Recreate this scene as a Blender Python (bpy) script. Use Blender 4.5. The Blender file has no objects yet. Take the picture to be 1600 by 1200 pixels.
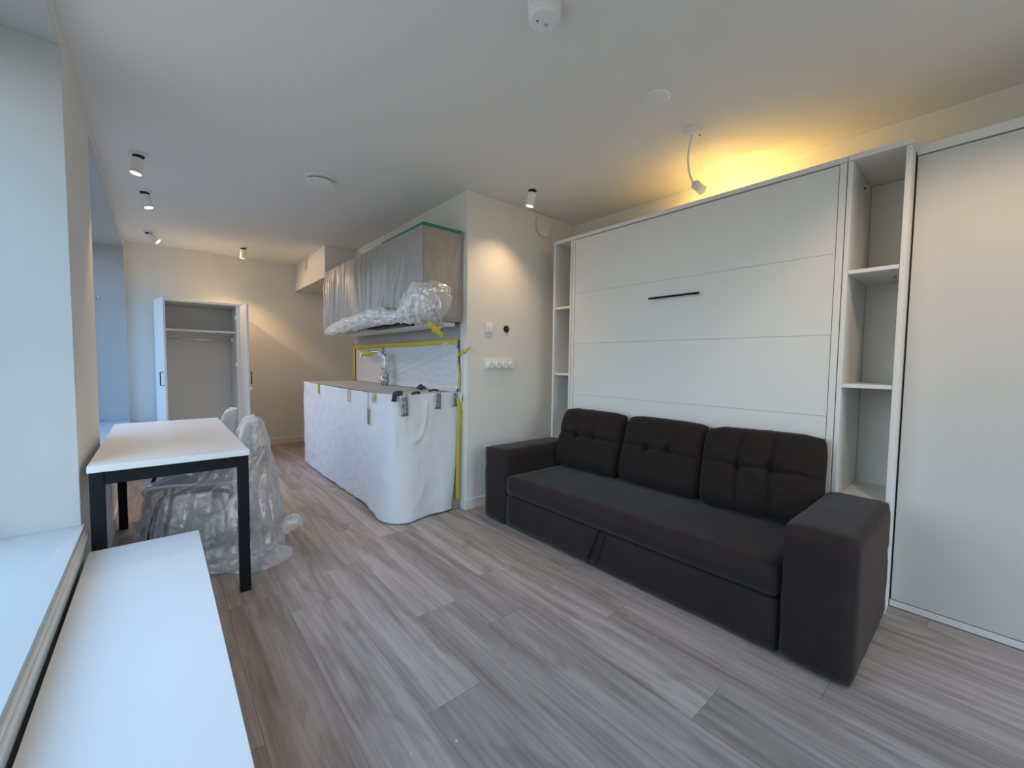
import bpy, math, random
from mathutils import Vector, Matrix, noise
random.seed(7)
R = math.radians
scene = bpy.context.scene
col = scene.collection

# ---------------------------------------------------------------- camera
cam_d = bpy.data.cameras.new('camera'); cam = bpy.data.objects.new('camera', cam_d); col.objects.link(cam)
F, YAW, PIT, ROL, CH = 645.59, R(40.559), R(-3.017), R(0.701), 1.19
fw = Vector((math.sin(YAW)*math.cos(PIT), math.cos(YAW)*math.cos(PIT), math.sin(PIT)))
r0 = Vector((math.cos(YAW), -math.sin(YAW), 0)); u0 = r0.cross(fw)
rr = r0*math.cos(ROL)+u0*math.sin(ROL); uu = -r0*math.sin(ROL)+u0*math.cos(ROL)
cam.matrix_world = Matrix(((rr.x, uu.x, -fw.x, 0), (rr.y, uu.y, -fw.y, 0), (rr.z, uu.z, -fw.z, CH), (0, 0, 0, 1)))
cam_d.sensor_width = 36; cam_d.lens = 36*F/1600; cam_d.clip_start = 0.02
scene.camera = cam

# ---------------------------------------------------------------- sky, exposure
scene.view_settings.view_transform = 'Standard'; scene.view_settings.look = 'None'
scene.view_settings.exposure = 0.75; scene.view_settings.gamma = 1.0
scene.view_settings.use_curve_mapping = False
SKY = 3.7
LAMP = 1.38
w = bpy.data.worlds.new('sky'); scene.world = w; w.use_nodes = True
nt = w.node_tree; bg = nt.nodes['Background']
tc = nt.nodes.new('ShaderNodeTexCoord'); sx = nt.nodes.new('ShaderNodeSeparateXYZ')
rp = nt.nodes.new('ShaderNodeValToRGB')
rp.color_ramp.elements[0].position = 0.0; rp.color_ramp.elements[0].color = (.16, .15, .135, 1)
rp.color_ramp.elements[1].position = 1.0; rp.color_ramp.elements[1].color = (.36, .68, 1.12, 1)
for p_, c_ in ((.48, (.17, .16, .145, 1)), (.53, (.60, .62, .61, 1)), (.62, (.56, .67, .80, 1)), (.74, (.32, .50, .76, 1))):
    e_ = rp.color_ramp.elements.new(p_); e_.color = c_
mr = nt.nodes.new('ShaderNodeMapRange'); mr.inputs[1].default_value = -1; mr.inputs[2].default_value = 1
nt.links.new(tc.outputs['Generated'], sx.inputs[0]); nt.links.new(sx.outputs[2], mr.inputs[0])
nt.links.new(mr.outputs[0], rp.inputs[0]); nt.links.new(rp.outputs[0], bg.inputs[0])
bg.inputs[1].default_value = SKY
for n_, y_, ly in (('daylight_portal', 1.45, 2.2), ('daylight_portal', 4.9, 3.1)):
    ld = bpy.data.lights.new(n_, 'AREA'); ld.shape = 'RECTANGLE'; ld.size = 1.9; ld.size_y = ly
    ld.cycles.is_portal = True
    lo = bpy.data.objects.new(n_, ld); col.objects.link(lo)
    lo.location = (-.66, y_, 1.46); lo.rotation_euler = (0, R(-90), 0)
ld = bpy.data.lights.new('daylight_portal', 'AREA'); ld.shape = 'RECTANGLE'; ld.size = 2.05; ld.size_y = 2.35; ld.cycles.is_portal = True
lo = bpy.data.objects.new('daylight_portal', ld); col.objects.link(lo); lo.location = (1.55, -2.15, 1.2); lo.rotation_euler = (R(90), 0, 0)

# ---------------------------------------------------------------- materials
def mat(name, c, rough=.5, metal=0, spec=.5, emit=None, es=0, noise_amt=0, nscale=30, bump=0, bscale=200, sheen=0):
    m = bpy.data.materials.new(name); m.use_nodes = True; t = m.node_tree; b = t.nodes['Principled BSDF']
    b.inputs['Base Color'].default_value = (*c, 1); b.inputs['Roughness'].default_value = rough
    b.inputs['Metallic'].default_value = metal; b.inputs['Specular IOR Level'].default_value = spec
    if sheen: b.inputs['Sheen Weight'].default_value = sheen; b.inputs['Sheen Roughness'].default_value = .4
    if emit: b.inputs['Emission Color'].default_value = (*emit, 1); b.inputs['Emission Strength'].default_value = es
    tcn = t.nodes.new('ShaderNodeTexCoord')
    if noise_amt:
        n = t.nodes.new('ShaderNodeTexNoise'); n.inputs['Scale'].default_value = nscale; n.inputs['Detail'].default_value = 6
        t.links.new(tcn.outputs['Object'], n.inputs['Vector'])
        mx = t.nodes.new('ShaderNodeMix'); mx.data_type = 'RGBA'; mx.inputs[6].default_value = (*[max(0, x*(1-noise_amt)) for x in c], 1)
        mx.inputs[7].default_value = (*[min(1, x*(1+noise_amt)) for x in c], 1)
        t.links.new(n.outputs[0], mx.inputs[0]); t.links.new(mx.outputs[2], b.inputs['Base Color'])
    if bump:
        n = t.nodes.new('ShaderNodeTexNoise'); n.inputs['Scale'].default_value = bscale; n.inputs['Detail'].default_value = 3
        t.links.new(tcn.outputs['Object'], n.inputs['Vector'])
        bp = t.nodes.new('ShaderNodeBump'); bp.inputs['Strength'].default_value = bump; bp.inputs['Distance'].default_value = .002
        t.links.new(n.outputs[0], bp.inputs['Height']); t.links.new(bp.outputs[0], b.inputs['Normal'])
    return m

def film(name, c, trans, rough=.15, gl=.35, nscale=25, bump=.6, dist=.004, edge=.55, var=.12):
    """thin plastic sheet: see-through, milky and glossy in proportions"""
    m = bpy.data.materials.new(name); m.use_nodes = True; t = m.node_tree; t.nodes.clear()
    o = t.nodes.new('ShaderNodeOutputMaterial'); tr = t.nodes.new('ShaderNodeBsdfTransparent')
    g = t.nodes.new('ShaderNodeBsdfGlossy'); g.inputs['Roughness'].default_value = rough; g.inputs[0].default_value = (1, 1, 1, 1)
    d = t.nodes.new('ShaderNodeBsdfDiffuse'); d.inputs[0].default_value = (*c, 1)
    a = t.nodes.new('ShaderNodeMixShader'); a.inputs[0].default_value = gl
    b = t.nodes.new('ShaderNodeMixShader')
    tcn = t.nodes.new('ShaderNodeTexCoord'); n = t.nodes.new('ShaderNodeTexNoise'); n.inputs['Scale'].default_value = nscale
    n.inputs['Detail'].default_value = 5; n.inputs['Distortion'].default_value = 1.5
    bp = t.nodes.new('ShaderNodeBump'); bp.inputs['Strength'].default_value = bump; bp.inputs['Distance'].default_value = dist
    t.links.new(tcn.outputs['Object'], n.inputs['Vector']); t.links.new(n.outputs[0], bp.inputs['Height'])
    t.links.new(bp.outputs[0], g.inputs['Normal']); t.links.new(bp.outputs[0], d.inputs['Normal'])
    mrn = t.nodes.new('ShaderNodeMapRange'); mrn.inputs[1].default_value = .3; mrn.inputs[2].default_value = .7
    mrn.inputs[3].default_value = max(0, 1-trans-var); mrn.inputs[4].default_value = min(1, 1-trans+var)
    t.links.new(n.outputs[0], mrn.inputs[0])
    lw = t.nodes.new('ShaderNodeLayerWeight'); lw.inputs[0].default_value = .35
    ad = t.nodes.new('ShaderNodeMath'); ad.operation = 'MULTIPLY_ADD'; ad.inputs[1].default_value = edge; ad.use_clamp = True
    t.links.new(lw.outputs['Facing'], ad.inputs[0]); t.links.new(mrn.outputs[0], ad.inputs[2])
    t.links.new(d.outputs[0], a.inputs[1]); t.links.new(g.outputs[0], a.inputs[2])
    t.links.new(ad.outputs[0], b.inputs[0]); t.links.new(tr.outputs[0], b.inputs[1]); t.links.new(a.outputs[0], b.inputs[2])
    t.links.new(b.outputs[0], o.inputs[0]); return m

M = dict(
    wall=mat('wall_paint', (.85, .83, .775), .85, spec=.2, bump=.15, bscale=350),
    ceil=mat('ceiling_paint', (.87, .86, .83), .95, spec=.1, bump=.2, bscale=300),
    trim=mat('white_trim', (.80, .80, .78), .5),
    sill=mat('sill_stone', (.50, .53, .54), .4, noise_amt=.04, nscale=60),
    reveal=mat('grey_reveal_lining', (.50, .525, .53), .6, bump=.1, bscale=300),
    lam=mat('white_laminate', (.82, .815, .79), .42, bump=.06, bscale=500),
    doordim=mat('dimmed_grey_door_laminate', (.66, .65, .63), .5, bump=.06, bscale=500),  # greyer than the boards, partly to stand in for weaker light there
    lamt=mat('white_table_laminate', (.76, .78, .79), .35),
    back=mat('white_back_board', (.84, .83, .78), .7),
    gap=mat('dark_joint', (.03, .03, .035), .8),
    black=mat('black_metal', (.008, .009, .012), .5, spec=.2, noise_amt=.2),
    blackp=mat('black_plastic', (.015, .015, .017), .5),
    sofa=mat('charcoal_fabric', (.035, .0255, .0235), .88, spec=.16, noise_amt=.22, nscale=9, bump=.5, bscale=420, sheen=.15),
    cush=mat('charcoal_cushion_fabric', (.023, .0175, .016), .9, spec=.2, noise_amt=.15, nscale=12, bump=.6, bscale=380, sheen=.08),
    seam=mat('dark_seam', (.012, .012, .014), .9),
    taupe=mat('taupe_cabinet', (.36, .315, .275), .5, noise_amt=.03, nscale=5),
    splash=mat('grey_splashback', (.42, .42, .43), .45),
    paper=mat('white_cover_fleece', (.80, .81, .84), .8, spec=.25, noise_amt=.03, nscale=14, bump=.5, bscale=130),
    papert=mat('beige_cover_paper', (.60, .57, .54), .75, spec=.25, noise_amt=.05, nscale=10, bump=.4, bscale=60),
    ytape=mat('yellow_tape', (.62, .52, .04), .45, noise_amt=.12, nscale=40),
    gtape=mat('green_tape', (.0, .22, .15), .5, noise_amt=.1),
    stape=mat('silver_duct_tape', (.5, .5, .52), .22, metal=.85, bump=1, bscale=90),
    dtape=mat('dark_foil', (.06, .06, .065), .4, metal=.5, bump=1, bscale=60),
    chrome=mat('chrome', (.75, .75, .76), .12, metal=1),
    steel=mat('brushed_steel', (.55, .55, .56), .3, metal=1),
    lampw=mat('lamp_white', (.88, .88, .87), .45),
    lens=mat('lit_lens', (1, .9, .6), .4, emit=(1, .82, .45), es=3.2),
    lens2=mat('lit_bulb', (1, .9, .6), .4, emit=(1, .8, .4), es=5),
    plast=mat('white_plastic', (.90, .90, .89), .35),
    grille=mat('grey_print', (.35, .35, .36), .6),
    chair=mat('white_polypropylene', (.74, .75, .76), .45),
    frame=mat('window_frame_grey', (.55, .57, .58), .4),
    edge=mat('metal_edge', (.72, .74, .76), .35),
    crumb=mat('white_crumb', (.85, .85, .85), .8),
)
M['film'] = film('cabinet_film', (.50, .46, .43), .55, rough=.35, gl=.25, nscale=8, bump=.0, edge=.35, var=.03)
M['bunch'] = film('bunched_film', (.80, .80, .82), .30, rough=.2, gl=.25, nscale=22, bump=.8)
M['bubble'] = film('clear_bag_film', (.80, .80, .80), .66, rough=.10, gl=.5, nscale=14, bump=1, dist=.008)
M['bag'] = film('clear_chair_bag', (.78, .77, .78), .60, rough=.2, gl=.24, nscale=11, bump=1, dist=.006, edge=.42)
M['splashfilm'] = film('splashback_film', (.62, .64, .68), .16, rough=.35, gl=.12, nscale=5, bump=.3)
M['splashpink'] = film('splashback_paper_film', (.66, .60, .58), .10, rough=.4, gl=.10, nscale=9, bump=.5)

# window glass: flat pane, mostly see-through
g_ = bpy.data.materials.new('window_glass'); g_.use_nodes = True; t_ = g_.node_tree; t_.nodes.clear()
o_ = t_.nodes.new('ShaderNodeOutputMaterial'); a_ = t_.nodes.new('ShaderNodeBsdfTransparent'); a_.inputs[0].default_value = (.93, .96, .96, 1)
b_ = t_.nodes.new('ShaderNodeBsdfGlossy'); b_.inputs['Roughness'].default_value = .02; lw_ = t_.nodes.new('ShaderNodeLayerWeight')
pw_ = t_.nodes.new('ShaderNodeMath'); pw_.operation = 'POWER'; pw_.inputs[1].default_value = 5; t_.links.new(lw_.outputs['Facing'], pw_.inputs[0])
f_ = t_.nodes.new('ShaderNodeMath'); f_.operation = 'MULTIPLY_ADD'; f_.inputs[1].default_value = .9; f_.inputs[2].default_value = .03; t_.links.new(pw_.outputs[0], f_.inputs[0])
lw_.inputs[0].default_value = .5
m_ = t_.nodes.new('ShaderNodeMixShader'); t_.links.new(f_.outputs[0], m_.inputs[0]); t_.links.new(a_.outputs[0], m_.inputs[1])
t_.links.new(b_.outputs[0], m_.inputs[2]); t_.links.new(m_.outputs[0], o_.inputs[0]); M['glass'] = g_
M['glass_film'] = g_.copy(); M['glass_film'].name = 'window_glass_dimmed'  # tint added to the far window panes to cut their daylight
[n for n in M['glass_film'].node_tree.nodes if n.type == 'BSDF_TRANSPARENT'][0].inputs[0].default_value = (.58, .66, .73, 1)

# floor plank: grey oak vinyl, each plank shifted by its own random number
def plank_mat():
    m = bpy.data.materials.new('grey_oak_plank'); m.use_nodes = True; t = m.node_tree; b = t.nodes['Principled BSDF']
    N = t.nodes.new; L = t.links.new
    oi = N('ShaderNodeObjectInfo'); tcn = N('ShaderNodeTexCoord')
    off = N('ShaderNodeVectorMath'); off.operation = 'MULTIPLY'; off.inputs[1].default_value = (37, 53, 11)
    cb = N('ShaderNodeCombineXYZ'); [L(oi.outputs['Random'], cb.inputs[i]) for i in range(3)]
    L(cb.outputs[0], off.inputs[0])
    add = N('ShaderNodeVectorMath'); add.operation = 'ADD'; L(tcn.outputs['Object'], add.inputs[0]); L(off.outputs[0], add.inputs[1])
    mp = N('ShaderNodeMapping'); mp.inputs['Scale'].default_value = (1, .07, 1); L(add.outputs[0], mp.inputs[0])
    n1 = N('ShaderNodeTexNoise'); n1.inputs['Scale'].default_value = 14; n1.inputs['Detail'].default_value = 5; n1.inputs['Distortion'].default_value = .6; L(mp.outputs[0], n1.inputs['Vector'])
    mp2 = N('ShaderNodeMapping'); mp2.inputs['Scale'].default_value = (1, .035, 1); L(add.outputs[0], mp2.inputs[0])
    n2 = N('ShaderNodeTexNoise'); n2.inputs['Scale'].default_value = 60; n2.inputs['Detail'].default_value = 8; n2.inputs['Roughness'].default_value = .65; n2.inputs['Distortion'].default_value = .3; L(mp2.outputs[0], n2.inputs['Vector'])
    mp3 = N('ShaderNodeMapping'); mp3.inputs['Scale'].default_value = (1, .22, 1); L(add.outputs[0], mp3.inputs[0])
    n3 = N('ShaderNodeTexNoise'); n3.inputs['Scale'].default_value = 6; n3.inputs['Detail'].default_value = 3; n3.inputs['Distortion'].default_value = 2.2; L(mp3.outputs[0], n3.inputs['Vector'])
    r1 = N('ShaderNodeValToRGB'); r1.color_ramp.elements[0].position = .32; r1.color_ramp.elements[1].position = .68
    r1.color_ramp.elements[0].color = (.35, .29, .26, 1); r1.color_ramp.elements[1].color = (.56, .485, .45, 1)
    L(n1.outputs[0], r1.inputs[0])
    r2 = N('ShaderNodeValToRGB'); r2.color_ramp.elements[0].position = .36; r2.color_ramp.elements[1].position = .58
    r2.color_ramp.elements[0].color = (.74, .72, .70, 1); r2.color_ramp.elements[1].color = (1.0, 1.0, 1.0, 1)
    L(n2.outputs[0], r2.inputs[0])
    r3 = N('ShaderNodeValToRGB'); r3.color_ramp.elements[0].position = .30; r3.color_ramp.elements[1].position = .46
    r3.color_ramp.elements[0].color = (.76, .74, .72, 1); r3.color_ramp.elements[1].color = (1, 1, 1, 1); L(n3.outputs[0], r3.inputs[0])
    m1 = N('ShaderNodeMix'); m1.data_type = 'RGBA'; m1.blend_type = 'MULTIPLY'; m1.inputs[0].default_value = .85; L(r1.outputs[0], m1.inputs[6]); L(r2.outputs[0], m1.inputs[7])
    m2 = N('ShaderNodeMix'); m2.data_type = 'RGBA'; m2.blend_type = 'MULTIPLY'; m2.inputs[0].default_value = .9; L(m1.outputs[2], m2.inputs[6]); L(r3.outputs[0], m2.inputs[7])
    mrn = N('ShaderNodeMapRange'); mrn.inputs[3].default_value = .84; mrn.inputs[4].default_value = 1.10; L(oi.outputs['Random'], mrn.inputs[0])
    vm = N('ShaderNodeVectorMath'); vm.operation = 'SCALE'; L(m2.outputs[2], vm.inputs[0]); L(mrn.outputs[0], vm.inputs['Scale'])
    L(vm.outputs[0], b.inputs['Base Color']); b.inputs['Roughness'].default_value = .5; b.inputs['Specular IOR Level'].default_value = .35
    bp = N('ShaderNodeBump'); bp.inputs['Strength'].default_value = .18; bp.inputs['Distance'].default_value = .001
    L(n2.outputs[0], bp.inputs['Height']); L(bp.outputs[0], b.inputs['Normal'])
    return m
M['plank'] = plank_mat()

# ---------------------------------------------------------------- helpers
WO = {}
class MB:
    def __init__(s): s.v = []; s.f = []
    def box(s, x0, x1, y0, y1, z0, z1, T=None):
        b = len(s.v); P = [Vector((x, y, z)) for z in (z0, z1) for y in (y0, y1) for x in (x0, x1)]
        s.v += [T @ p for p in P] if T else P
        s.f += [(b, b+2, b+3, b+1), (b+4, b+5, b+7, b+6), (b, b+1, b+5, b+4), (b+2, b+6, b+7, b+3), (b, b+4, b+6, b+2), (b+1, b+3, b+7, b+5)]; return s
    def tube(s, pts, r, n=10, cap=True, T=None, flat=1.0):
        pts = [Vector(p) for p in pts]; b = len(s.v); rs = r if isinstance(r, (list, tuple)) else [r]*len(pts)
        d = (pts[1]-pts[0]).normalized(); a = d.cross(Vector((0, 0, 1)))
        if a.length < .1: a = d.cross(Vector((0, 1, 0)))
        a.normalize()
        for i, p in enumerate(pts):
            d = ((pts[min(i+1, len(pts)-1)]-pts[max(i-1, 0)])).normalized()
            a = (a-d*a.dot(d)).normalized(); c = d.cross(a)
            for k in range(n):
                q = p+(a*math.cos(2*math.pi*k/n)+c*math.sin(2*math.pi*k/n)*flat)*rs[i]
                s.v.append(T @ q if T else q)
        for i in range(len(pts)-1):
            for k in range(n):
                k2 = (k+1) % n; s.f.append((b+i*n+k, b+i*n+k2, b+(i+1)*n+k2, b+(i+1)*n+k))
        if cap: s.f.append(tuple(b+k for k in range(n))[::-1]); s.f.append(tuple(b+(len(pts)-1)*n+k for k in range(n)))
        return s
    def lathe(s, c, axis, prof, n=32):
        """prof: (distance along axis, radius) pairs from centre c"""
        c = Vector(c); ax = Vector(axis).normalized(); a = ax.cross(Vector((0, 0, 1)))
        if a.length < .1: a = Vector((1, 0, 0))
        a.normalize(); e = ax.cross(a); b = len(s.v)
        for h, r in prof:
            for k in range(n): s.v.append(c+ax*h+(a*math.cos(2*math.pi*k/n)+e*math.sin(2*math.pi*k/n))*max(r, 1e-5))
        for i in range(len(prof)-1):
            for k in range(n):
                k2 = (k+1) % n; s.f.append((b+i*n+k, b+i*n+k2, b+(i+1)*n+k2, b+(i+1)*n+k))
        s.f.append(tuple(b+k for k in range(n))[::-1]); s.f.append(tuple(b+(len(prof)-1)*n+k for k in range(n))); return s
    def grid(s, fn, nu, nv, closed=False):
        b = len(s.v)
        for j in range(nv+1):
            for i in range(nu+(0 if closed else 1)): s.v.append(Vector(fn(i/nu, j/nv)))
        W = nu if closed else nu+1
        for j in range(nv):
            for i in range(nu):
                i2 = (i+1) % W if closed else i+1
                s.f.append((b+j*W+i, b+j*W+i2, b+(j+1)*W+i2, b+(j+1)*W+i))
        return s
    def build(s, name, m, parent=None, bevel=0, seg=2, smooth=False, solid=0, subs=0):
        xs, ys, zs = zip(*[tuple(v) for v in s.v])
        o0 = Vector(((min(xs)+max(xs))/2, (min(ys)+max(ys))/2, min(zs)))
        me = bpy.data.meshes.new(name); me.from_pydata([v-o0 for v in s.v], [], s.f); me.materials.append(m)
        if smooth:
            for p in me.polygons: p.use_smooth = True
        me.update(); o = bpy.data.objects.new(name, me); col.objects.link(o); WO[o] = o0
        if parent is not None: o.parent = parent; o.location = o0-WO[parent]
        else: o.location = o0
        if solid: md = o.modifiers.new('solid', 'SOLIDIFY'); md.thickness = solid; md.offset = 0
        if bevel:
            md = o.modifiers.new('bevel', 'BEVEL'); md.width = bevel; md.segments = seg; md.limit_method = 'ANGLE'; md.harden_normals = False
            if seg > 2:
                for p in me.polygons: p.use_smooth = True
        if subs: md = o.modifiers.new('sub', 'SUBSURF'); md.levels = subs; md.render_levels = subs
        return o
def tag(o, label=None, cat=None, group=None, kind=None):
    if label: o['label'] = label
    if cat: o['category'] = cat
    if group: o['group'] = group
    if kind: o['kind'] = kind
    return o
def thing(name, loc, label=None, cat=None, group=None, kind=None):
    o = bpy.data.objects.new(name, None); col.objects.link(o); o.location = loc; o.empty_display_size = .05; WO[o] = Vector(loc)
    return tag(o, label, cat, group, kind)
def B(*a): return MB().box(*a)
def S(o): return tag(o, kind='structure')
def box(name, m, parent, *a, bevel=.001, seg=1): return B(*a).build(name, m, parent, bevel=bevel, seg=seg)
def smoothpath(pts, n=8):
    """Catmull-Rom through the points"""
    P = [Vector(p) for p in pts]; P = [P[0]*2-P[1]]+P+[P[-1]*2-P[-2]]; out = []
    for i in range(1, len(P)-2):
        for k in range(n):
            t = k/n; a, b, c, d = P[i-1:i+3]
            out.append(.5*((2*b)+(c-a)*t+(2*a-5*b+4*c-d)*t*t+(3*b-a-3*c+d)*t**3))
    out.append(P[-2]); return out
def nz(x, y=0, z=0): return noise.noise(Vector((x, y, z)))

# ---------------------------------------------------------------- room shell
CZ, XL, XR, YF, YB = 2.52, -.266, 3.105, 6.521, -1.9
XO = -.72                     # outer face of the window wall
XK, YT, YK = 1.85, 2.715, 5.137
ZH, ZS = 2.436, .455          # window head and bottom of opening
W1 = (.40, 2.492); W2 = (3.323, 6.44)
S(box('ceiling', M['ceil'], None, XO, XR+.15, YB-.15, YF+.15, CZ, CZ+.12, bevel=0))
S(box('wall_right', M['wall'], None, XR, XR+.15, YB-.15, YF+.15, -.1, CZ, bevel=0))
S(box('wall_far', M['wall'], None, XO, XR, YF, YF+.15, -.1, CZ, bevel=0))
wb = MB(); BX0, BX1, BZ0, BZ1 = .55, 2.55, .08, 2.38
wb.box(XO, BX0, YB-.30, YB, -.1, CZ).box(BX1, XR, YB-.30, YB, -.1, CZ).box(BX0, BX1, YB-.30, YB, -.1, BZ0).box(BX0, BX1, YB-.30, YB, BZ1, CZ)
S(wb.build('wall_back', M['wall'], None))
o = thing('window_3', ((BX0+BX1)/2, YB-.2, BZ0), kind='structure')
fr = MB(); ya, yb_ = YB-.26, YB-.19; xm = (BX0+BX1)/2
fr.box(BX0, BX1, ya, yb_, BZ0, BZ0+.07).box(BX0, BX1, ya, yb_, BZ1-.07, BZ1)
for a, b in ((BX0, BX0+.07), (xm-.04, xm+.04), (BX1-.07, BX1)): fr.box(a, b, ya, yb_, BZ0+.07, BZ1-.07)
fr.build('window_frame', M['frame'], o)
for a, b in ((BX0+.07, xm-.04), (xm+.04, BX1-.07)): box('pane', M['glass'], o, a, b, YB-.227, YB-.223, BZ0+.07, BZ1-.07, bevel=0)
S(box('wall_kitchen', M['wall'], None, XK, XR, YT, YK, 0, CZ, bevel=.003))
wl = MB()
wl.box(XO, XL, YB, YF, -.1, ZS); wl.box(XO, XL, YB, YF, ZH, CZ)
for a, b in ((YB, W1[0]), (W1[1], W2[0]), (W2[1], YF)): wl.box(XO, XL, a, b, ZS, ZH)
S(wl.build('wall_left', M['wall'], None))
S(box('ceiling_soffit', M['wall'], None, 1.504, XR, YK, YF, 2.158, CZ, bevel=.003))
# floor: slab plus one object per plank, 22 cm by 121 cm, joints where the photo shows them
fl = S(box('floor', M['gap'], None, XL, XR, YB, YF, -.1, -.003, bevel=0))
PW, PL = .2215, 1.207
known = {5: 1.44, 4: 1.693, 3: 2.395, 2: 2.095, 6: .606, 1: 1.10, 0: 2.62, 7: 1.13, 8: .35, 9: .88, -1: .55}
for c in range(-2, 15):
    x0, x1 = c*PW+.0, (c+1)*PW
    x0 = max(x0, XL); x1 = min(x1, XR)
    if x1-x0 < .01: continue
    y = known.get(c, random.uniform(0, PL)); y = y-math.ceil((y-YB)/PL)*PL
    while y < YF:
        a, b = max(y, YB), min(y+PL, YF)
        cells = [(x0, x1, a, b)]
        if b-a > .02:
            for q in cells:
                ex0, ex1, ea, eb = q
                box('plank', M['plank'], fl, ex0+.0005, ex1-.0005, ea+.0006, eb-.0006, -.006, 0, bevel=0)
        y += PL
# skirting boards
def skirt(name, *a): return S(box(name, M['trim'], None, *a, bevel=.002))
skirt('baseboard_far', 1.0, XR, YF-.013, YF, 0, .082)
skirt('baseboard_kitchen', XK-.013, 2.6, YT-.013, YT, 0, .082)
skirt('baseboard_left', XL, XL+.013, 2.5, YF-.013, 0, .082)
skirt('baseboard_corner', XK-.013, XK, YT, YT+.05, 0, .082)
S(box('trim_1', M['edge'], None, XK-.012, XK, 2.762, 2.79, .80, 1.505, bevel=.001))
# windows
for n, (a, b) in ((1, W1), (2, W2)):
    o = thing('window_%d' % n, (-.64, (a+b)/2, ZS), kind='structure')
    sl = MB().box(-.60, XL, a, b, ZS, ZS+.022).box(XL, XL+.010, a-.03 if n == 1 else a, b+.03, ZS+.002, ZS+.022)
    sl.build('window_sill', M['sill'], o)
    MB().box(XL, XL+.016, a, b+.02, ZS-.014, ZS+.001).box(XL, XL+.022, a, b+.02, ZS-.030, ZS-.0155).box(XL, XL+.014, a, b+.02, ZS-.085, ZS-.0315).build('sill_trim', M['trim'], o, bevel=.001)
    MB().box(-.598, XL-.0005, a, b, ZH-.006, ZH-.0005).build('reveal_lining', M['reveal'], o)
    for c, d in ((a, a+.006), (b-.006, b)): MB().box(-.598, XL-.0005, c+.0003, d-.0003, ZS+.0225, ZH-.0065).build('reveal_lining', M['reveal'], o)
    fr = MB(); zb, zt = ZS, ZH
    fr.box(-.68, -.60, a, b, zb, zb+.07); fr.box(-.68, -.60, a, b, zt-.07, zt)
    fr.box(-.68, -.60, a, a+.07, zb+.07, zt-.07); fr.box(-.68, -.60, b-.07, b, zb+.07, zt-.07)
    m_y = (a+b)/2; fr.box(-.675, -.605, m_y-.04, m_y+.04, zb+.07, zt-.07)
    fr.build('window_frame', M['frame'], o)
    for q, (c, d) in enumerate(((a+.07, m_y-.04), (m_y+.04, b-.07))):
        box('pane', M['glass' if n == 1 else 'glass_film'], o, -.645, -.641, c, d, zb+.07, zt-.07, bevel=0)
    if n == 2:
        MB().tube([(-.60, 6.2, 1.806), (-.45, 6.2, 1.806)], .008).tube([(-.462, 6.2, 1.806), (-.462, 6.2, 1.83)], .006).build('window_stay', M['chrome'], o)

# ---------------------------------------------------------------- wall-bed unit
def cuboid_parts(parent, m, lst, name, bevel=.0008):
    return [box(name, m, parent, *q, bevel=bevel) for q in lst]
XB, BT = 2.621, 2.2
t = thing('wall_bed', (2.86, 1.41, 0), 'closed white fold-up wall bed with slim black bar handle behind sofa', 'wall bed')
box('side_panel', M['lam'], t, XB, 3.09, 2.2845, 2.311, 0, BT)
box('side_panel', M['lam'], t, XB, 3.09, .526, .5545, 0, BT)
box('top_board', M['lam'], t, XB-.006, 3.09, 0.524, 2.3135, BT+.001, BT+.027)
box('plinth', M['lam'], t, XB+.01, XB+.03, .553, 2.285, 0, .08)
box('bed_box', M['gap'], t, XB+.03, 3.08, .56, 2.28, .09, 2.185, bevel=0)
zz = [.09, .51, .93, 1.35, 1.761, 2.1965]
for i in range(5): box('front_panel', M['lam'], t, XB+.004, XB+.024, .5575, 2.2815, zz[i]+.0006, zz[i+1]-.0006, bevel=.0003)
MB().tube([(XB-.028, 1.585, 1.641), (XB-.028, 1.235, 1.641)], .0065, 8).tube([(XB-.028, 1.55, 1.641), (XB+.004, 1.55, 1.641)], .005, 8).tube([(XB-.028, 1.27, 1.641), (XB+.004, 1.27, 1.641)], .005, 8).build('handle', M['black'], t)

def open_shelf(y0, y1, label, o1, o2):
    t = thing('shelf_unit', ((XB+3.09)/2, (y0+y1)/2, 0), label, 'shelf')
    box('side_panel', M['lam'], t, XB, 3.09, y0, y0+.020, 0, BT)
    box('side_panel', M['lam'], t, XB, 3.09, y1-.020, y1, 0, BT)
    box('top_board', M['lam'], t, XB-.006, 3.09, y0-o1, y1+o2, BT+.001, BT+.027)
    box('back_board', M['back'], t, 3.075, 3.085, y0+.021, y1-.021, .05, BT-.001)
    for z in (.06, .505, 1.083, 1.648): box('shelf', M['lam'], t, XB+.003, 3.074, y0+.021, y1-.021, z, z+.019)
    box('plinth', M['lam'], t, XB+.012, XB+.028, y0+.021, y1-.021, 0, .059)
    return t
sr = open_shelf(.292, .522, 'open white shelf column right of the wall bed beside big wardrobe door', .004, .0)
MB().lathe((2.83, .40, 1.648), (0, 0, -1), [(0, .014), (.004, .012)], 16).build('cam_cover', M['lamt'], sr)
MB().lathe((2.86, .355, 1.648), (0, 0, -1), [(0, .006), (.002, .006)], 12).build('screw_hole', M['gap'], sr)
MB().lathe((2.86, .497, 2.13), (0, -1, 0), [(0, .006), (.004, .006)], 12).build('screw_hole', M['gap'], sr)
open_shelf(2.315, 2.526, 'narrow open white shelf column left of the wall bed near socket wall', -.001, .004)
tag(B(2.76, 2.80, 2.345, 2.375, 1.1035, 1.1155).build('small_bracket', M['blackp'], None, bevel=.003), 'tiny black clip lying on middle shelf of left shelf column', 'clip')

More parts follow.
